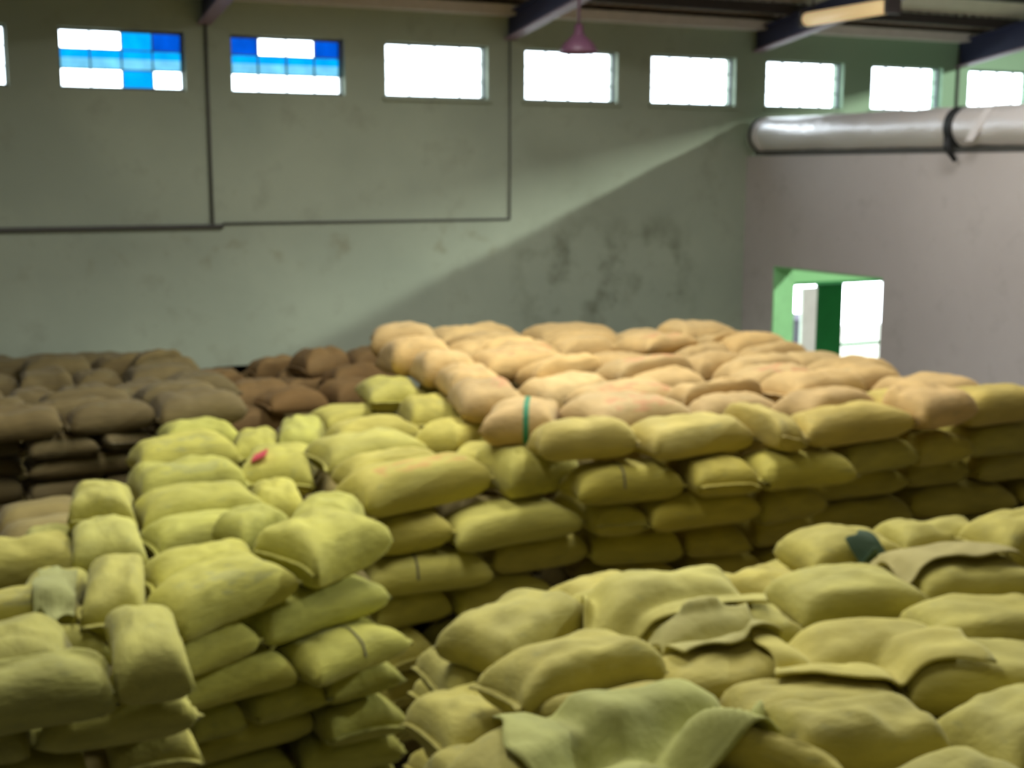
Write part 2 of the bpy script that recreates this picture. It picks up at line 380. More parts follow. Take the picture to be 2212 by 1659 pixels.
# fluorescent batten hung below the rafters
root = empty('fluorescent_fitting', (11.3, 13.54, 6.62)); tag(root, 'long yellowed fluorescent light fitting hung below the roof', 'light')
V, F = [], []
n = 14
for y in (-.82, .82):
    V += [(.09 * math.cos(t) * 1.1, y, .1 + .09 * math.sin(t)) for t in [2 * math.pi * k / n for k in range(n)]]
F = [(k, (k + 1) % n, n + (k + 1) % n, n + k) for k in range(n)] + [tuple(range(n)), tuple(range(n, 2 * n))]
mesh_obj('diffuser', V, F, M['tube'], root, True)
for y in (-.84, .84): box('end_cap', (-.11, .11, y - .03, y + .03, 0, .21), M['purlin'], root)
for y in (-.7, .7): mesh_obj('hanger', *tube([(0, y, .18), (0, y, roof_z(13.54 + y) - 6.62 + .1)], .012, 8), M['purlin'], root)

# back entrance seen through the partition doorway
root = empty('door_1', (DOOR_B[0], YB, 0)); root['kind'] = 'structure'
mesh_obj('door_frame', *boxes([(0, .06, -.02, .1, 0, 2.88), (2.19, 2.23, -.02, .1, 0, 2.88), (0, 2.23, -.02, .1, 2.83, 2.88)]), M['dark_green'], root)
V, F = [], []; k0 = 48
for z in (0, 2.82):
    for i in range(k0 + 1): V.append((.62 + .56 * i / k0, .06 + .022 * math.sin(i * math.pi / 2 * 1.0), z))
F = [(i, i + 1, k0 + 1 + i + 1, k0 + 1 + i) for i in range(k0)]
lf = mesh_obj('door_leaf', V, F, M['dark_green'], root); sm = lf.modifiers.new('thickness', 'SOLIDIFY'); sm.thickness = .015
for i in range(12): mesh_obj('gate_bar', *tube([(1.24 + .085 * i, .06, 0), (1.24 + .085 * i, .06, 2.82)], .008, 6), M['dark_green'], root)
for z in (.9, 1.75): box('gate_rail', (1.2, 2.2, .04, .08, z, z + .05), M['dark_green'], root)
bx = box('white_panel', (.30, .60, .02, .07, 0, 2.78), M['white'], root); bx['label'] = 'white board panel beside the green leaf'
pd = ony(1720, 700, 24)
o = mesh_obj('bin', *tube([(pd.x, 24, -.02), (pd.x, 24, 1.2), (pd.x, 24, 1.27), (pd.x, 24, 1.4)], [.2, .24, .26, .12], 20), plain('dark_bin', (.03, .025, .04), .6))
tag(o, 'tall dark lidded bin standing outside beyond the green back entrance', 'bin')
ow = box('outer_yard_wall', (12.2, 20.5, 26.2, 26.4, 0, 4.4), M['white']); tag(ow, kind='structure')
gy = box('outer_ground', (XL - 5, XR + 8, YB + .3, YB + 14, -.25, -.02), M['concrete']); tag(gy, kind='structure')

# ------------------------------------------------------------------ sacks
def sack_mesh(seed, flat=1.0, nu=26, nv=18):
    r = random.Random(seed); o1 = Vector((r.uniform(0, 90), r.uniform(0, 90), r.uniform(0, 90)))
    px, py = r.uniform(.05, .10), r.uniform(.07, .13)
    lift = [r.uniform(-.10, .14) for _ in range(4)]; pull = [r.uniform(-.02, .035) for _ in range(4)]
    bend = r.uniform(-.12, .10); skew = r.uniform(-.05, .05)
    V, F, ids = [], [], {}
    def pt(i, j, top):
        u, v = 2 * i / nu - 1, 2 * j / nv - 1
        x = .5 * u * (1 - px * math.cos(v * math.pi / 2)); y = .5 * v * (1 - py * math.cos(u * math.pi / 2)) + skew * u * u * .3
        q = [((1 + a * u) / 2) ** 5 * ((1 + b_ * v) / 2) ** 5 for (a, b_) in ((-1, -1), (1, -1), (1, 1), (-1, 1))]
        h = max(0., (1 - abs(u) ** 4.6)) ** .46 * max(0., (1 - abs(v) ** 3.6)) ** .46
        mid = .42
        w = noise.noise(Vector((x * 3.2, y * 3.2, 1.5 * top)) + o1) * .10 + noise.noise(Vector((x * 8, y * 6, 3 * top)) + o1) * .055
        w += .03 * math.sin(9 * (u + .6 * v) + seed) * abs(u) ** 2 * (1 - abs(u))
        if top: z = mid + (.56 * h + w * h) * flat
        else: z = mid - .42 * min(1, h * 1.25) * flat
        e = abs(u) ** 4 * abs(v) ** 4
        z += sum(l * k for l, k in zip(lift, q)) - .12 * e + bend * (u * u - .35) * (1 if top else .35)
        x += sum(p * k for p, k in zip(pull, q)) * (1 if u > 0 else -1)
        y += sum(p * k for p, k in zip(pull, q)) * (1 if v > 0 else -1)
        return (x, y, max(z, 0.0))
    def vid(i, j, top):
        if i in (0, nu) or j in (0, nv): top = 0
        if (i, j, top) not in ids: ids[(i, j, top)] = len(V); V.append(pt(i, j, top))
        return ids[(i, j, top)]
    for i in range(nu):
        for j in range(nv):
            for top in (1, 0):
                f = (vid(i, j, top), vid(i + 1, j, top), vid(i + 1, j + 1, top), vid(i, j + 1, top))
                f = tuple(dict.fromkeys(f))
                if len(f) > 2: F.append(f if top else f[::-1])
    return V, F, pt, nu, nv
VAR = []
for s_ in range(14):
    V, F, pt0, nu, nv = sack_mesh(100 + s_ * 7)
    zx = max(v[2] for v in V); V = [(x, y, z / zx) for (x, y, z) in V]
    pt = lambda i, j, t_, f_=pt0, q_=zx: (f_(i, j, t_)[0], f_(i, j, t_)[1], f_(i, j, t_)[2] / q_)
    hemV, hemF = [], []       # the sewn mouth: a thin flat hem along one short end
    for j in range(1, nv):
        p = Vector(pt(nu, j, 0)); wob = .012 * math.sin(j * 1.9 + s_)
        for (dx, dz) in ((-.004, -.025), (.035 + wob * .5, -.02 + wob), (.035 + wob * .5, .02 + wob), (-.004, .025)): hemV.append((p.x + dx, p.y, p.z + dz))
    k = nv - 1
    for j in range(k - 1):
        for a in range(4): hemF.append((j * 4 + a, j * 4 + (a + 1) % 4, j * 4 + 4 + (a + 1) % 4, j * 4 + 4 + a))
    hemF += [(0, 1, 2, 3), tuple((k - 1) * 4 + a for a in range(4))]
    seV, seF = [], []         # a stitched cross seam over the middle of the sack
    i0 = int(nu * (.45 + .1 * (s_ % 3)))
    for j in range(nv + 1):
        for (di, up) in ((0, .012), (1, .012)):
            p = Vector(pt(i0, j, 1)); seV.append((p.x + (di - .5) * .02, p.y * 1.012, p.z + .02))
    for j in range(nv): seF.append((2 * j, 2 * j + 1, 2 * j + 3, 2 * j + 2))
    VAR.append((V, F, (hemV, hemF), (seV, seF)))
mesh_cache = {}
def shared(name, VF, mat, smooth=True):
    key = (name, mat.name, id(VF))
    if key not in mesh_cache:
        me = bpy.data.meshes.new(name); me.from_pydata(VF[0], [], VF[1]); me.update()
        bm = bmesh.new(); bm.from_mesh(me); bmesh.ops.recalc_face_normals(bm, faces=bm.faces); bm.to_mesh(me); bm.free()
        me.materials.append(mat); me.shade_smooth(); mesh_cache[key] = me
    return mesh_cache[key]
BODY = [(v[0], v[1]) for v in VAR]

PAL = {  # cloth colour per stack, linear; tall face's shade put into its lower-course colour
    'tall': (.55, .38, .15), 'tall_lit': (.53, .42, .10), 'tall_shaded': (.46, .39, .055), 'step': (.52, .465, .095), 'low': (.50, .48, .09),
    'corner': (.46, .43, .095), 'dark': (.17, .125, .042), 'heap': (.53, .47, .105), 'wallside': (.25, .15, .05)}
SACKS = []; CUR = [None]
def sack(stack, cx, cy, zb, L, W, T, yaw, place, pal=None, mat='sack', tilt=0., roll=0., seam=False, hem=True, var=None, note=None):
    k = rnd.randrange(len(VAR)) if var is None else var
    o = bpy.data.objects.new('grain_sack', shared('sack_body', BODY[k], M[mat])); C.objects.link(o)
    o.location = (cx, cy, zb); o.rotation_mode = 'ZYX'
    o.rotation_euler = (roll, tilt, yaw + (math.pi if rnd.random() < .5 and mat == 'sack' else 0))
    o.scale = (L, W, T)
    c = PAL[pal or stack]; j = rnd.uniform(.88, 1.1); g = rnd.uniform(-.03, .03)
    col = (min(1, c[0] * j * (1 + g)), min(1, c[1] * j), max(0, c[2] * j * (1 - 2 * g)), 1)
    o.color = col
    if hem:
        h = bpy.data.objects.new('hem', shared('sack_hem', VAR[k][2], M['sack'])); C.objects.link(h); h.parent = o; h.color = [x * .85 for x in col[:3]] + [1]
    if seam:
        h = bpy.data.objects.new('seam', shared('sack_seam', VAR[k][3], M['thread'])); C.objects.link(h); h.parent = o
    SACKS.append(dict(o=o, stack=stack, place=place, x=cx, y=cy, mat=mat, note=note, T=T, px=CUR[0]))
    return o
def face(stack, zb, t, course, items, pal=None):
    ang = [math.atan2((onz(i[2], i[3], zb) - onz(i[0], i[1], zb)).y, (onz(i[2], i[3], zb) - onz(i[0], i[1], zb)).x) for i in items]; mean = sum(ang) / len(ang)
    for it in items:
        xl, yl, xr, yr = it[:4]; kw = dict(it[4]) if len(it) > 4 else {}
        P, Q = onz(xl, yl, zb), onz(xr, yr, zb); d = Q - P; ln = d.length
        yaw = .45 * math.atan2(d.y, d.x) + .55 * mean; d = Vector((math.cos(yaw), math.sin(yaw), 0)); n = Vector((-d.y, d.x, 0)).normalized()
        end = kw.pop('end', ln < .62); depth = kw.pop('depth', .9 if end else .52)
        tt = kw.pop('t', t)
        c = (P + Q) / 2 + n * (depth / 2 - .07)
        CUR[0] = it[:4]
        if end: sack(stack, c.x, c.y, zb, depth, ln * 1.05, tt * 1.0, yaw + math.pi / 2, ('face', course), pal, **kw)
        else: sack(stack, c.x, c.y, zb, ln * 1.05, depth, tt * 1.0, yaw, ('face', course), pal, **kw)
def top(stack, px, py, zt, L, W, T, yaw, row, pal=None, **kw):
    CUR[0] = (px, py)
    p = onz(px, py, zt); return sack(stack, p.x, p.y, zt - T, L, W, T, math.radians(yaw), ('top', row), pal, **kw)

# --- tall stack: front face
S = dict(seam=True); R = dict(mat='sack_red'); K = dict(mat='sack_dark')
face('tall', 2.50, .32, 0, [(1165, 1000, 1405, 993), (1408, 1003, 1640, 958), (1638, 985, 1745, 975), (1735, 978, 1950, 936), (1950, 937, 2052, 926), (2045, 928, 2260, 912)], 'tall_lit')
face('tall', 2.20, .29, 1, [(1250, 1087, 1485, 1073, S), (1488, 1082, 1640, 1070), (1640, 1066, 1845, 1050), (1840, 1044, 1960, 1008), (1962, 1012, 2080, 996), (2080, 992, 2280, 972)], 'tall_shaded')
face('tall', 1.90, .29, 2, [(1250, 1168, 1402, 1156), (1402, 1162, 1632, 1133), (1638, 1142, 1752, 1110), (1750, 1084, 1955, 1066), (1957, 1056, 2100, 1046), (2095, 1046, 2300, 1026)], 'tall_shaded')
face('tall', 1.60, .29, 3, [(1275, 1218, 1482, 1213), (1482, 1207, 1632, 1198), (1632, 1192, 1742, 1162), (1745, 1158, 1960, 1132), (1960, 1130, 2180, 1105), (2180, 1103, 2400, 1080)], 'tall_shaded')
face('tall', 1.30, .29, 4, [(1290, 1296, 1480, 1284), (1482, 1278, 1642, 1260), (1645, 1258, 1860, 1235), (1860, 1232, 2080, 1200), (2080, 1198, 2300, 1170)], 'tall_shaded')
# tall stack: top. left edge column laid lengthways and raised, then the field
for (px, py, zt, L, W, T, yaw, kw) in [
    (1152, 872, 2.86, .95, .62, .36, 62, dict(mat='sack_stripe', var=3)), (1048, 822, 2.88, .9, .6, .34, 75, R), (1010, 782, 2.92, .9, .55, .34, 78, {}),
    (965, 752, 2.95, .9, .58, .36, 80, {}), (905, 722, 3.0, 1.0, .7, .42, 82, {}), (870, 703, 3.02, .9, .75, .4, 70, {})]:
    top('tall', px, py, zt, L, W, T, yaw, 'edge', **kw)
rows = []
for (x0, y0, x1, y1, zt, n, yaw) in [
    (1225, 856, 2110, 824, 2.84, 7, 8), (1170, 826, 2040, 798, 2.85, 7, 8), (1120, 800, 1960, 778, 2.86, 7, 10), (1075, 778, 1880, 762, 2.88, 8, 8),
    (1040, 759, 1800, 748, 2.89, 8, 6), (1005, 742, 1730, 734, 2.90, 8, 8), (980, 728, 1670, 722, 2.92, 8, 6), (960, 714, 1620, 710, 2.93, 8, 6), (945, 703, 1560, 700, 2.94, 8, 6)]:
    n = max(3, round((onz(x1, y1, zt) - onz(x0, y0, zt)).length / .95))
    for i in range(n):
        f = (i + .5 + rnd.uniform(-.12, .12) + (.25 if len(rows) % 2 else 0)) / n
        px = x0 + (x1 - x0) * f; py = y0 + (y1 - y0) * f + rnd.uniform(-4, 4)
        p = onz(px, py, zt); a, b_ = onz(x0, y0, zt), onz(x1, y1, zt); L = (b_ - a).length / n * rnd.uniform(1.0, 1.08)
        top('tall', px, py, zt + rnd.uniform(-.05, .05), min(L, 1.12), rnd.uniform(.66, .80), rnd.uniform(.32, .38), yaw + rnd.uniform(-9, 9), len(rows), mat='sack_red' if rnd.random() < .12 else 'sack', tilt=rnd.uniform(-.05, .05))
    rows.append(zt)
# --- stepped stack
face('step', 2.20, .36, 0, [(800, 1128, 1072, 1062, R), (1072, 1088, 1242, 1064, dict(t=.40, depth=.8))])
face('step', 1.90, .29, 1, [(762, 1192, 818, 1200), (815, 1203, 982, 1172), (985, 1208, 1252, 1142)])
face('step', 1.60, .29, 2, [(808, 1293, 1075, 1266, S), (1078, 1248, 1272, 1214)])
face('step', 1.30, .29, 3, [(828, 1372, 978, 1332), (978, 1345, 1180, 1310)])
face('step', 1.00, .29, 4, [(842, 1468, 942, 1440), (945, 1442, 1150, 1405)])
face('step', .70, .29, 5, [(832, 1552, 942, 1515), (945, 1518, 1150, 1480)])
face('step', .40, .29, 6, [(842, 1622, 940, 1590), (942, 1590, 1150, 1560)])
for (px, py, zt, L, W, T, yaw, row) in [(868, 978, 2.52, .92, .5, .32, 8, 1), (805, 935, 2.56, .92, .55, .34, 6, 2), (800, 893, 2.56, .9, .52, .32, 4, 3), (775, 862, 2.5, .8, .5, .3, 10, 4),
    (1035, 945, 2.56, .75, .62, .36, 70, 1), (980, 903, 2.62, .8, .6, .34, 40, 2), (912, 852, 2.62, .95, .55, .34, 75, 3), (850, 822, 2.64, .95, .62, .36, 80, 4), (935, 818, 2.6, .9, .6, .32, 70, 5)]:
    top('step', px, py, zt, L, W, T, yaw, row)
# --- low two-column stack
face('low', 2.11, .34, 0, [(345, 1388, 628, 1292, dict(mat='sack_dark', var=2)), (640, 1304, 812, 1226, dict(t=.40, depth=.60))])
face('low', 1.85, .26, 1, [(372, 1482, 560, 1408), (552, 1406, 828, 1326)])
face('low', 1.59, .26, 2, [(395, 1536, 668, 1478), (664, 1514, 848, 1424, S)])
face('low', 1.33, .26, 3, [(425, 1606, 542, 1584), (535, 1588, 684, 1532), (688, 1546, 842, 1500)])
face('low', 1.07, .26, 4, [(430, 1662, 690, 1590), (684, 1628, 858, 1588)])
face('low', .81, .26, 5, [(395, 1726, 642, 1682), (640, 1694, 852, 1652)])
face('low', .55, .26, 6, [(400, 1800, 640, 1760), (640, 1770, 852, 1728)])
for (px, py, zt, L, W, T, yaw, row, kw) in [
    (468, 1172, 2.46, .85, .55, .34, 10, 1, {}), (420, 1110, 2.42, .8, .5, .30, 8, 2, {}), (545, 1098, 2.46, .5, .42, .3, 30, 2, {}), (425, 1052, 2.47, .88, .55, .36, 4, 3, {}),
    (415, 995, 2.48, .86, .55, .36, 6, 4, K), (408, 942, 2.48, .86, .55, .34, 4, 5, K), (425, 905, 2.42, .7, .5, .3, 4, 6, {}),
    (672, 1068, 2.50, .82, .6, .42, 60, 1, {}), (585, 1038, 2.42, .7, .4, .34, 80, 2, {}), (592, 958, 2.46, .95, .62, .36, 68, 3, {}), (565, 930, 2.42, .8, .5, .3, 75, 4, {}), (648, 900, 2.5, 1.0, .55, .4, 72, 4, {})]:
    s1 = top('low', px, py, zt, L, W, T, yaw, row, **kw)
    if (px, py) == (592, 958):
        tg = mesh_obj('red_tag', [(.18, -.30, .86), (.40, -.30, .84), (.40, -.12, .97), (.18, -.12, 1.0), (.18, -.30, .90), (.40, -.30, .88), (.40, -.12, 1.01), (.18, -.12, 1.04)],
                      [(0, 1, 2, 3), (4, 5, 6, 7), (0, 1, 5, 4), (1, 2, 6, 5), (2, 3, 7, 6), (3, 0, 4, 7)], M['red_tag'], s1); tg['label'] = 'red printed patch'
        s1['label'] = 'olive woven sack with a bright red patch on low two-column stack'
# --- narrow corner stack
face('corner', 2.11, .36, 0, [(-90, 1600, 188, 1552, dict(t=.38)), (190, 1550, 392, 1524, dict(depth=.85, t=.36))])
face('corner', 1.85, .27, 1, [(78, 1648, 398, 1586), (-100, 1664, 74, 1650)])
face('corner', 1.59, .26, 2, [(220, 1706, 410, 1660), (-20, 1740, 215, 1710)])
for (px, py, zt, L, W, T, yaw, row, kw) in [
    (90, 1405, 2.44, .9, .5, .30, 2, 1, {}), (40, 1280, 2.46, .8, .55, .34, 0, 3, K), (40, 1150, 2.46, .8, .55, .34, 0, 4, {}), (80, 1345, 2.34, .8, .45, .28, 4, 2, {}),
    (238, 1228, 2.48, .9, .46, .36, 80, 3, {}), (220, 1120, 2.50, .9, .5, .36, 82, 4, {}), (232, 1055, 2.56, .8, .44, .38, 82, 5, {}),
    (130, 1230, 2.36, .6, .4, .28, 70, 3, {}), (125, 1140, 2.36, .6, .4, .28, 80, 4, {})]:
    top('corner', px, py, zt, L, W, T, yaw, row, **kw)
# --- dark stack by the windowed wall
face('dark', 2.31, .30, 0, [(300, 908, 472, 893), (95, 928, 302, 912), (-110, 944, 98, 930)])
face('dark', 2.09, .23, 1, [(225, 985, 315, 962), (66, 992, 228, 976), (-60, 992, 64, 984), (312, 962, 480, 948)])
face('dark', 1.87, .23, 2, [(66, 1042, 305, 1012), (-90, 1040, 66, 1026), (305, 1012, 480, 1000)])
face('dark', 1.65, .23, 3, [(66, 1096, 215, 1068), (-90, 1100, 66, 1082), (215, 1068, 400, 1060)])
face('dark', 1.43, .23, 4, [(66, 1150, 250, 1128), (-90, 1158, 66, 1140)])
for (px, py, zt, L, W, T, yaw, row) in [(400, 838, 2.62, .95, .6, .36, 5, 1), (250, 862, 2.55, .9, .55, .3, 5, 1), (140, 868, 2.55, .9, .55, .3, 3, 1), (30, 880, 2.55, .9, .55, .3, 0, 1),
    (290, 825, 2.55, .9, .55, .32, 4, 2), (180, 830, 2.56, .9, .55, .32, 2, 2), (70, 838, 2.56, .9, .55, .32, 0, 2), (-30, 845, 2.56, .9, .55, .32, 0, 2), (400, 800, 2.6, .9, .55, .34, 3, 2),
    (330, 792, 2.55, .95, .6, .32, 2, 3), (210, 795, 2.55, .95, .6, .32, 2, 3), (100, 800, 2.55, .95, .6, .32, 0, 3), (0, 805, 2.55, .95, .6, .32, 0, 3),
    (340, 765, 2.62, .8, .55, .36, 5, 4), (250, 768, 2.56, .9, .6, .32, 2, 4), (140, 770, 2.56, .9, .6, .32, 0, 4), (40, 773, 2.54, .9, .6, .32, 0, 4), (340, 752, 2.68, .6, .5, .4, 5, 5), (200, 760, 2.52, .9, .6, .32, 2, 5), (90, 763, 2.5, .9, .6, .3, 0, 5), (-10, 767, 2.5, .9, .6, .3, 0, 5)]:
    top('dark', px, py, zt, L, W, T, yaw, row)
# --- brown sacks against the windowed wall, beyond the gap
for (px, py, zt, L, W, T, yaw, row) in [(540, 862, 2.0, .9, .55, .4, 6, 1), (470, 850, 1.95, .8, .5, .34, 70, 1), (640, 838, 2.1, .9, .55, .36, 10, 1), (560, 822, 2.1, .9, .55, .36, 5, 2), (740, 812, 2.2, .9, .6, .38, 15, 2),
    (470, 800, 2.1, .9, .6, .34, 0, 3), (660, 795, 2.2, .9, .6, .36, 5, 3), (600, 772, 2.25, .7, .6, .42, 5, 4), (705, 752, 2.42, .75, .6, .5, 10, 4), (770, 778, 2.3, .9, .6, .36, 8, 4), (510, 785, 2.1, .9, .6, .34, 0, 4),
    (800, 752, 2.4, .9, .6, .36, 5, 5), (440, 782, 2.12, .8, .6, .34, 0, 4), (650, 780, 2.2, .8, .6, .34, 0, 5), (560, 790, 2.12, .8, .6, .34, 0, 4)]:
    top('wallside', px, py, zt, L, W, T, yaw, row)
# --- loose heap in front of the tall stack
HEAP0 = len(SACKS)
for j in range(7):       # the layer under the loose sacks
    for i in range(8):
        y = 3.25 + .56 * j; x = 2.99 + .36 * (y - 4.5) + .86 * i
        if x > 8.6: continue
        sack('heap', x + rnd.uniform(-.05, .05), y + rnd.uniform(-.05, .05), 1.80, .95, .62, .30, rnd.uniform(-.12, .12), ('under', j))
for j, (y) in enumerate([3.1, 3.7, 4.3, 4.9, 5.5, 6.1]):   # side of the heap facing the gap
    for k, zb in enumerate((1.8, 1.5, 1.2, .9, .6, .3, 0)):
        sack('heap', 2.21 + .36 * (y + .3 * (k % 2) - 4.5) + .05 * math.sin(j * 3 + k), y + .3 * (k % 2), zb, .62, .66, .32, rnd.uniform(-.1, .1), ('side', k))
for (px, py, zt, L, W, T, yaw, row, kw) in [
    (1285, 1395, 2.42, .9, .52, .36, 8, 2, {}), (1130, 1300, 2.34, .9, .5, .32, 30, 3, {}), (1300, 1262, 2.26, .7, .5, .26, 10, 3, {}), (1440, 1262, 2.34, .85, .58, .28, -8, 3, {}),
    (1830, 1232, 2.36, .95, .6, .30, -8, 3, {}), (1690, 1245, 2.22, .6, .5, .28, -70, 3, {}), (1850, 1130, 2.40, .9, .55, .32, -4, 5, {}), (2190, 1108, 2.44, .85, .55, .34, 0, 5, {}), (2010, 1135, 2.36, .9, .55, .28, -6, 5, {}),
    (1570, 1335, 2.26, .95, .55, .26, -4, 2, {}), (1860, 1385, 2.30, .95, .6, .28, -20, 2, {}), (2110, 1405, 2.34, .95, .6, .30, -28, 2, {}), (2120, 1310, 2.32, .9, .55, .28, -16, 3, {}), (2060, 1215, 2.32, .95, .55, .28, -10, 4, {}),
    (1570, 1425, 2.22, .9, .55, .24, -6, 2, {}), (1350, 1510, 2.30, .95, .6, .30, 10, 1, {}), (1180, 1590, 2.28, .9, .55, .3, 30, 1, {}), (1480, 1660, 2.22, .9, .55, .3, 4, 0, R),
    (1690, 1590, 2.34, .75, .45, .34, -62, 1, {}), (1880, 1545, 2.38, .92, .58, .36, -14, 1, {}), (2160, 1510, 2.38, .95, .6, .36, 4, 1, {}), (2030, 1660, 2.36, .95, .6, .36, 8, 0, {}), (1760, 1480, 2.26, .9, .55, .28, -20, 1, {}), (1240, 1680, 2.22, .9, .55, .3, 5, 0, {})]:
    top('heap', px, py, zt, L, W, T, yaw, row, **kw)

# --- settle: where two sacks press into each other both give way, so the cloth meets along a crease
import numpy as np
DEBUG = False
def settle(rounds=3, gap=.0025):
    Wv, Pg, parts = [], [], []
    for d in SACKS:
        o = d['o']; mw = Matrix.LocRotScale(o.location, o.rotation_euler, o.scale); d['mw'] = mw; a = np.array(mw)
        w, pg, ps, n0 = [], [], [], 0
        for ob in [o] + list(o.children):
            me = ob.data; n = len(me.vertices); co = np.empty(n * 3); me.vertices.foreach_get('co', co)
            w.append(co.reshape(-1, 3) @ a[:3, :3].T + a[:3, 3]); pg += [tuple(n0 + i for i in p.vertices) for p in me.polygons]; ps.append((ob, n0, n)); n0 += n
        Wv.append(np.concatenate(w)); Pg.append(pg); parts.append(ps)
    n = len(SACKS); gold = math.pi * (3 - 5 ** .5); m_ = 90
    fib = [(math.sqrt(1 - z * z) * math.cos(gold * i), math.sqrt(1 - z * z) * math.sin(gold * i), z) for i, z in ((i, 1 - 2 * (i + .5) / m_) for i in range(m_))]
    fib += [(0, 0, 1), (0, 0, -1)]
    DIR = np.array(fib)
    nbr = {}
    def bounds(): return np.array([w.min(0) for w in Wv]), np.array([w.max(0) for w in Wv])
    T = {}
    def tree(k):
        if k not in T: T[k] = BVHTree.FromPolygons(Wv[k].tolist(), Pg[k])
        return T[k]
    def cd_z(a, b_): return float(Wv[b_][:, 2].mean() - Wv[a][:, 2].mean())
    def split(a, b_):
        ca, cb = Wv[a].mean(0), Wv[b_].mean(0); cd = cb - ca; cd = cd / np.linalg.norm(cd)
        DD = np.vstack([DIR, cd[None]]); DD = DD[(DD @ cd) > .05]
        side = abs(cd_z(a, b_)) < .14; ok = (np.abs(DD[:, 2]) < .4) if side else (np.abs(DD[:, 2]) > .5)
        if ok.any(): DD = DD[ok]
        dep = (Wv[a] @ DD.T).max(0) - (Wv[b_] @ DD.T).min(0); k = int(np.argmin(dep)); return DD[k], float(dep[k])
    def pairs():
        lo, hi = bounds(); T.clear(); out = []
        for a in range(n):
            for b_ in np.nonzero(((lo < hi[a]) & (hi > lo[a])).all(1))[0].tolist():
                if b_ > a and tree(a).overlap(tree(b_)): out.append((a, b_))
        return out
    def limits():
        for a in range(n):
            Wv[a][:, 1] = np.minimum(Wv[a][:, 1], 16.985); Wv[a][:, 2] = np.maximum(Wv[a][:, 2], .002)
    if DEBUG:
        for a, b_ in pairs():
            d, dep = split(a, b_)
            if dep > .11: print('deep', round(dep, 2), np.round(d, 1), SACKS[a]['stack'], SACKS[a]['place'], SACKS[a].get('px'), '|', SACKS[b_]['stack'], SACKS[b_]['place'], SACKS[b_].get('px'))
    # 1. whole sacks edge apart a little
    tot = np.zeros((n, 3))
    for rd in range(4):
        mv = np.zeros((n, 3)); ct = np.zeros(n)
        for a, b_ in pairs():
            d, dep = split(a, b_); s_ = min(dep, .10) * .45
            mv[a] -= d * s_; mv[b_] += d * s_; ct[a] += 1; ct[b_] += 1
        mv /= np.maximum(ct, 1)[:, None] ** .7
        new = tot + mv; new[:, :2] = np.clip(new[:, :2], -.05, .05); new[:, 2] = np.clip(new[:, 2], -.01, .03)
        for a in range(n): Wv[a] += new[a] - tot[a]
        tot = new
    for a, b_ in pairs():      # deep clashes: both sacks are squeezed shorter first
        d, dep = split(a, b_)
        if dep < .06: continue
        cut = (dep - .05) / 2
        for (k, sg) in ((a, 1), (b_, -1)):
            q = (Wv[k] @ d) * sg; mx = q.max(); z0 = max(mx - 6 * cut, (mx + q.min()) / 2 - .05); x = np.maximum(q - z0, 0)
            Wv[k] -= (x * min(.8, cut / (mx - z0)))[:, None] * (d * sg)
    # 2. where sacks still press into each other the cloth of both gives way along the pressing direction, so they meet in a crease
    bodyP = [pg[:len(ps[0][0].data.polygons)] for pg, ps in zip(Pg, parts)]
    MG = .010
    for rd in range(9):
        todo = pairs(); lo, hi = bounds()
        BT = {}
        def btree(k):
            if k not in BT: BT[k] = BVHTree.FromPolygons(Wv[k].tolist(), bodyP[k])
            return BT[k]
        mv = [np.zeros_like(w) for w in Wv]; mg = [np.zeros(len(w)) for w in Wv]
        for a, b_ in todo:
            d, dep = split(a, b_)
            for (p_, q_, dv) in ((a, b_, -d), (b_, a, d)):
                w = Wv[p_]; pick = np.nonzero(((w > lo[q_] - MG) & (w < hi[q_] + MG)).all(1))[0]; tr = btree(q_); vd = Vector(dv)
                for k in pick.tolist():
                    p = Vector(w[k]); loc, nor, ix, dist = tr.find_nearest(p, .25)
                    if loc is None: continue
                    if (p - loc).dot(nor) < 0:
                        h = tr.ray_cast(p + vd * .0005, vd, .3)
                        s_ = (h[3] if h[0] is not None else dist) * (.5 if rd < 3 else .6) + MG * .6
                        if s_ > mg[p_][k]: mg[p_][k] = s_; mv[p_][k] = dv * s_
                    elif dist < MG:
                        s_ = (MG - dist) * .7
                        if s_ > mg[p_][k]: mg[p_][k] = s_; mv[p_][k] = dv * s_
        for a in range(n): Wv[a] += mv[a]
        limits()
    # 3. what is left is parted along a flat contact
    for rd in range(3):
        for a, b_ in pairs():
            d, dep = split(a, b_)
            if dep > (.045 if rd == 0 else .3): continue
            pa, pb = Wv[a] @ d, Wv[b_] @ d; t = (pa.max() + pb.min()) / 2
            Wv[a] -= np.maximum(pa - (t - gap), 0)[:, None] * d; Wv[b_] += np.maximum((t + gap) - pb, 0)[:, None] * d
        limits()
    print('sack pairs still touching:', len(pairs()))
    for d, w, ps in zip(SACKS, Wv, parts):
        inv = np.array(d['mw'].inverted()); loc = w @ inv[:3, :3].T + inv[:3, 3]
        for ob, n0, nn in ps:
            me = ob.data.copy(); ob.data = me; me.vertices.foreach_set('co', loc[n0:n0 + nn].ravel()); me.update()
settle()

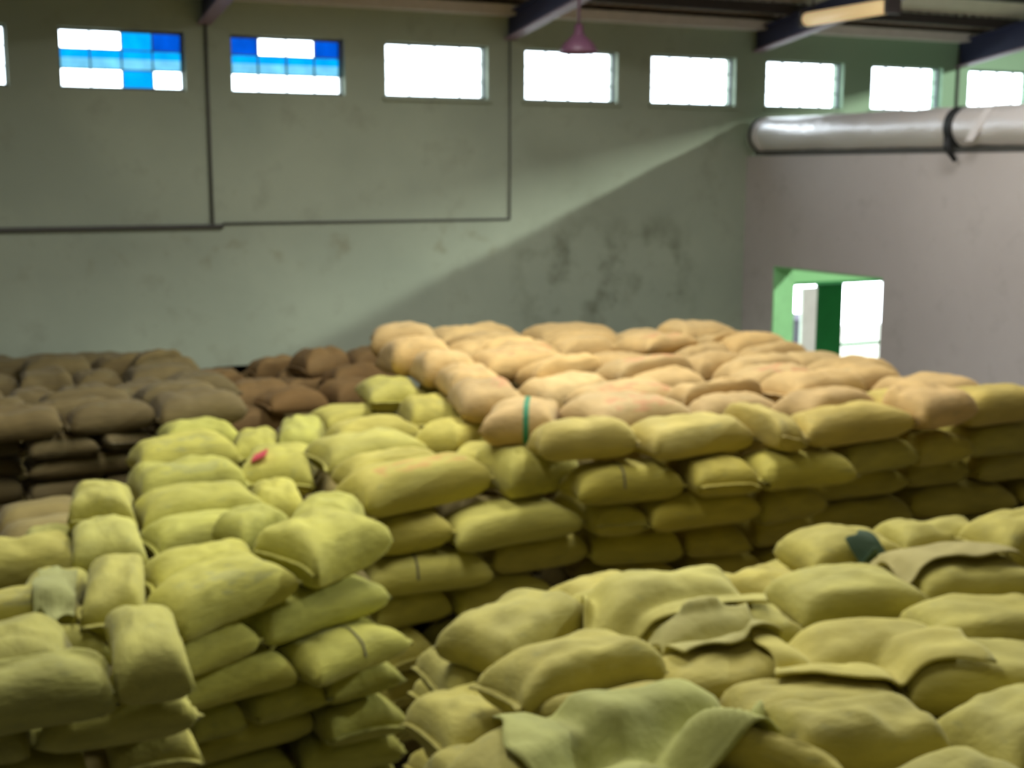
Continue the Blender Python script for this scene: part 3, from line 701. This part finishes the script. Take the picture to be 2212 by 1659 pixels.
# --- empty sacks and sheets draped over the heap
VV, FF = [], []
for d in SACKS[HEAP0:]:
    o = d['o']; mw = Matrix.LocRotScale(o.location, o.rotation_euler, o.scale); n0 = len(VV)
    VV += [mw @ v.co for v in o.data.vertices]; FF += [[n0 + i for i in p.vertices] for p in o.data.polygons]
bvh = BVHTree.FromPolygons(VV, FF)
bvh_stock = [VV, FF]
def height(x, y):
    h = bvh.ray_cast(Vector((x, y, 6)), Vector((0, 0, -1)))
    return h[0].z if h[0] else 0.0
def drape(name, px, py, zref, L, W, yaw, mat, col, label, cat, steep=1.3, lift=.032, floor=1.0, folds=.02):
    global bvh
    bvh = BVHTree.FromPolygons(bvh_stock[0], bvh_stock[1])
    c = onz(px, py, zref); n, mm = 40, 28; cs, sn = math.cos(math.radians(yaw)), math.sin(math.radians(yaw))
    G, Hh = [], []
    sd = rnd.uniform(0, 50)
    for i in range(n + 1):
        for j in range(mm + 1):
            a, b_ = (i / n - .5) * L, (j / mm - .5) * W
            b_ *= 1 + .10 * math.sin(3 * i / n * math.pi + sd); a *= 1 + .06 * math.sin(2.3 * j / mm * math.pi + sd * 2)
            x, y = c.x + a * cs - b_ * sn, c.y + a * sn + b_ * cs
            G.append((x, y)); e_ = .012; Hh.append(max(height(x, y), height(x + e_, y), height(x - e_, y), height(x, y + e_), height(x, y - e_), floor))
    Z = list(Hh)
    for it in range(26):       # the cloth spans hollows: it may not fall away from a neighbour too steeply
        for i in range(n + 1):
            for j in range(mm + 1):
                k = i * (mm + 1) + j
                for (di, dj) in ((1, 0), (-1, 0), (0, 1), (0, -1)):
                    if 0 <= i + di <= n and 0 <= j + dj <= mm:
                        q = k + di * (mm + 1) + dj; dd = math.hypot(G[k][0] - G[q][0], G[k][1] - G[q][1])
                        Z[k] = max(Z[k], Z[q] - steep * dd)
    for it in range(3):
        Z2 = list(Z)
        for i in range(n + 1):
            for j in range(mm + 1):
                nb = [Z[(i + di) * (mm + 1) + j + dj] for (di, dj) in ((1, 0), (-1, 0), (0, 1), (0, -1)) if 0 <= i + di <= n and 0 <= j + dj <= mm]
                k = i * (mm + 1) + j; Z2[k] = max(Hh[k], .4 * Z[k] + .6 * sum(nb) / len(nb))
        Z = Z2
    base = Vector((c.x, c.y, min(Z)))
    V = [(x - c.x, y - c.y, z + lift + folds * (.5 + .5 * math.sin(7 * (x + .7 * y) + sd) * math.cos(4 * y - 2 * x + sd)) - base.z) for (x, y), z in zip(G, Z)]
    F = [(i * (mm + 1) + j, (i + 1) * (mm + 1) + j, (i + 1) * (mm + 1) + j + 1, i * (mm + 1) + j + 1) for i in range(n) for j in range(mm)]
    o = mesh_obj(name, V, F, M[mat], None, True, base)
    sm = o.modifiers.new('thickness', 'SOLIDIFY'); sm.thickness = .010; sm.offset = 1
    o.color = (*col, 1)
    if len(bvh_stock) > 1:
        n0 = len(bvh_stock[0]); bvh_stock[0].extend([Vector(v) + base + Vector((0, 0, .012)) for v in V]); bvh_stock[1].extend([[n0 + i for i in f] for f in F])
    tag(o, label, cat, 'empty sacks and sheets on the heap'); return o
drape('empty_sack', 1440, 1250, 2.4, 1.0, .62, -10, 'sack', (.54, .49, .12), 'pale empty sack lying on heap beside the alley below the tall stack', 'empty sack')
drape('empty_sack', 1870, 1365, 2.4, 1.0, .66, -24, 'sack', (.56, .49, .11), 'rumpled pale yellow empty sack spread over the middle of the heap', 'empty sack')
drape('plastic_sheet', 1370, 1528, 2.4, 1.15, .6, -4, 'sack', (.45, .46, .13), 'pale green sheet spread over the near corner sacks of heap', 'sheet')
drape('empty_sack', 1545, 1335, 2.35, .62, .42, -4, 'sack', (.47, .43, .13), 'creased greyish empty sack lying in a hollow of the heap', 'empty sack')
drape('empty_sack', 2040, 1175, 2.4, .9, .5, -8, 'sack', (.48, .42, .15), 'dusty grey-beige empty sack on heap close to tall stack', 'empty sack', lift=.05)
drape('plastic_sheet', 1880, 1140, 2.45, .24, .2, 20, 'sack', (.05, .10, .05), 'small dark green plastic scrap lying on a heap sack', 'plastic scrap', folds=.03)
# crumpled pale plastic between the corner stack sacks
VV, FF = [], []
for d in SACKS:
    if d['stack'] == 'corner':
        o = d['o']; mw = Matrix.LocRotScale(o.location, o.rotation_euler, o.scale); n0 = len(VV)
        VV += [mw @ v.co for v in o.data.vertices]; FF += [[n0 + i for i in p.vertices] for p in o.data.polygons]
bvh_stock = [VV, FF]
o = drape('plastic_sheet', 120, 1270, 2.4, .2, .75, -8, 'sack', (.34, .35, .12), 'crumpled pale green plastic strip between sacks of corner stack', 'sheet', steep=1.6, floor=2.1, folds=.02)
o['group'] = 'plastic on the corner stack'

# --- sacks buried inside the stacks, which carry the visible ones
cv, cf = [], []
def coarse():
    V, F, pt, nu, nv = sack_mesh(5, 1.0, 8, 6); return V, F
CV, CF = coarse()
VV, FF = [], []
for d in SACKS:
    o = d['o']; n0 = len(VV)
    for ob in [o] + list(o.children):
        n0 = len(VV); VV += [d['mw'] @ v.co for v in ob.data.vertices]; FF += [[n0 + i for i in p.vertices] for p in ob.data.polygons]
ALL = BVHTree.FromPolygons(VV, FF)
BUILT = [ALL]
def core(label, poly_rows, z1, t=.30):
    V, F = [], []
    nl = int(z1 / t); t = z1 / nl
    for k in range(nl):
        for (xa, xb, y) in poly_rows:
            n = max(1, round((xb - xa) / .85)); L = (xb - xa) / n
            for i in range(n):
                cx = xa + L * (i + .5); s = 1 if (i + k) % 2 else -1
                for q in (1, .85, .65, .45, 0):
                    if not q: break
                    vv = [Vector((cx + s * v[0] * L * .98 * (.4 + .6 * q), y + v[1] * .57 * (.4 + .6 * q), k * t + .004 + v[2] * t * q * .96)) for v in CV]
                    tr = BVHTree.FromPolygons(vv, CF)
                    if not any(b_.overlap(tr) for b_ in BUILT): break
                if not q: continue
                n0 = len(V); V += vv; F += [tuple(n0 + a for a in f) for f in CF]
    o = mesh_obj('sacks_inside_stack', V, F, M['sack'], None, True); o.color = (.34, .27, .09, 1)
    BUILT.append(BVHTree.FromPolygons(V, F))
    tag(o, label, 'sacks', kind='stuff'); return o
core('grain sacks buried inside the long tall stack', [(4.9 + .12 * k, 9.7 + .03 * k, 9.2 + .58 * k) for k in range(11)], 2.44)
core('grain sacks buried inside the stepped stack', [(2.95 + .07 * k, 4.45 + .12 * k, 9.25 + .58 * k) for k in range(7)], 2.12)
core('grain sacks buried inside the low two-column stack', [(1.35 + .1 * k, 2.75 + .08 * k, 7.9 + .58 * k) for k in range(9)], 2.06)
core('grain sacks buried inside the narrow corner stack', [(-.3, 1.05 + .04 * k, 6.75 + .58 * k) for k in range(8)], 2.04)
core('grain sacks buried inside the dark stack by windowed wall', [(-.6, 3.0 + .05 * k, 13.4 + .58 * k) for k in range(6)], 2.22)
core('grain sacks buried below the brown sacks along windowed wall', [(3.4 + .02 * k, 5.3 + .1 * k, 13.6 + .58 * k) for k in range(6)], 1.66)
core('grain sacks buried inside the loose heap', [(2.3 + .21 * k, 8.2, 3.2 + .58 * k) for k in range(7)], 1.79)

# ------------------------------------------------------------------ labels of the sacks
ORD = ['first', 'second', 'third', 'fourth', 'fifth', 'sixth', 'seventh', 'eighth', 'ninth', 'tenth', 'eleventh', 'twelfth']
NAME = {'tall': 'long tall stack', 'step': 'stepped stack', 'low': 'low two-column stack', 'corner': 'narrow corner stack', 'dark': 'dark stack', 'wallside': 'wall-side pile', 'heap': 'loose heap'}
COLW = {'tall': 'tan', 'step': 'yellow-olive', 'low': 'olive', 'corner': 'olive', 'dark': 'brown', 'wallside': 'dark brown', 'heap': 'beige'}
by = {}
for d in SACKS: by.setdefault((d['stack'], d['place']), []).append(d)
for (stack, (kind, row)), ds in by.items():
    ds.sort(key=lambda d: -d['y'] if kind == 'side' else -d['x'])
    for i, d in enumerate(ds):
        o = d['o']; o['category'] = 'sack'
        pr = {'sack_red': 'red-printed ', 'sack_dark': 'dark-printed ', 'sack_stripe': 'green-striped '}.get(d['mat'], '')
        e = ORD[i] if i < 12 else 'outermost'
        rw = ORD[row] if row != 'edge' else 'edge'
        st_ = NAME[stack]
        if kind == 'face':
            lab = f"{pr}{COLW[stack]} sack in {st_} face, {rw if row else 'top'} course, {e} from doorway side"; g = f"sacks in the face of the {st_}"
        elif kind == 'top':
            r = f"{rw} row back" if row != 'edge' else 'raised side edge'
            lab = f"{pr}{COLW[stack]} sack on top of {st_}, {r}, {e} from doorway side"; g = f"sacks on top of the {st_}"
        elif kind == 'under':
            lab = f"{COLW[stack]} sack in loose heap's under-layer, {rw} row back, {e} from partition"; g = 'sacks under the top of the loose heap'
        else:
            lab = f"{COLW[stack]} sack in loose heap's gap side, {rw} course down, {e} from windows"; g = 'sacks in the side of the loose heap'
        if 'label' not in o: o['label'] = lab
        o['group'] = g
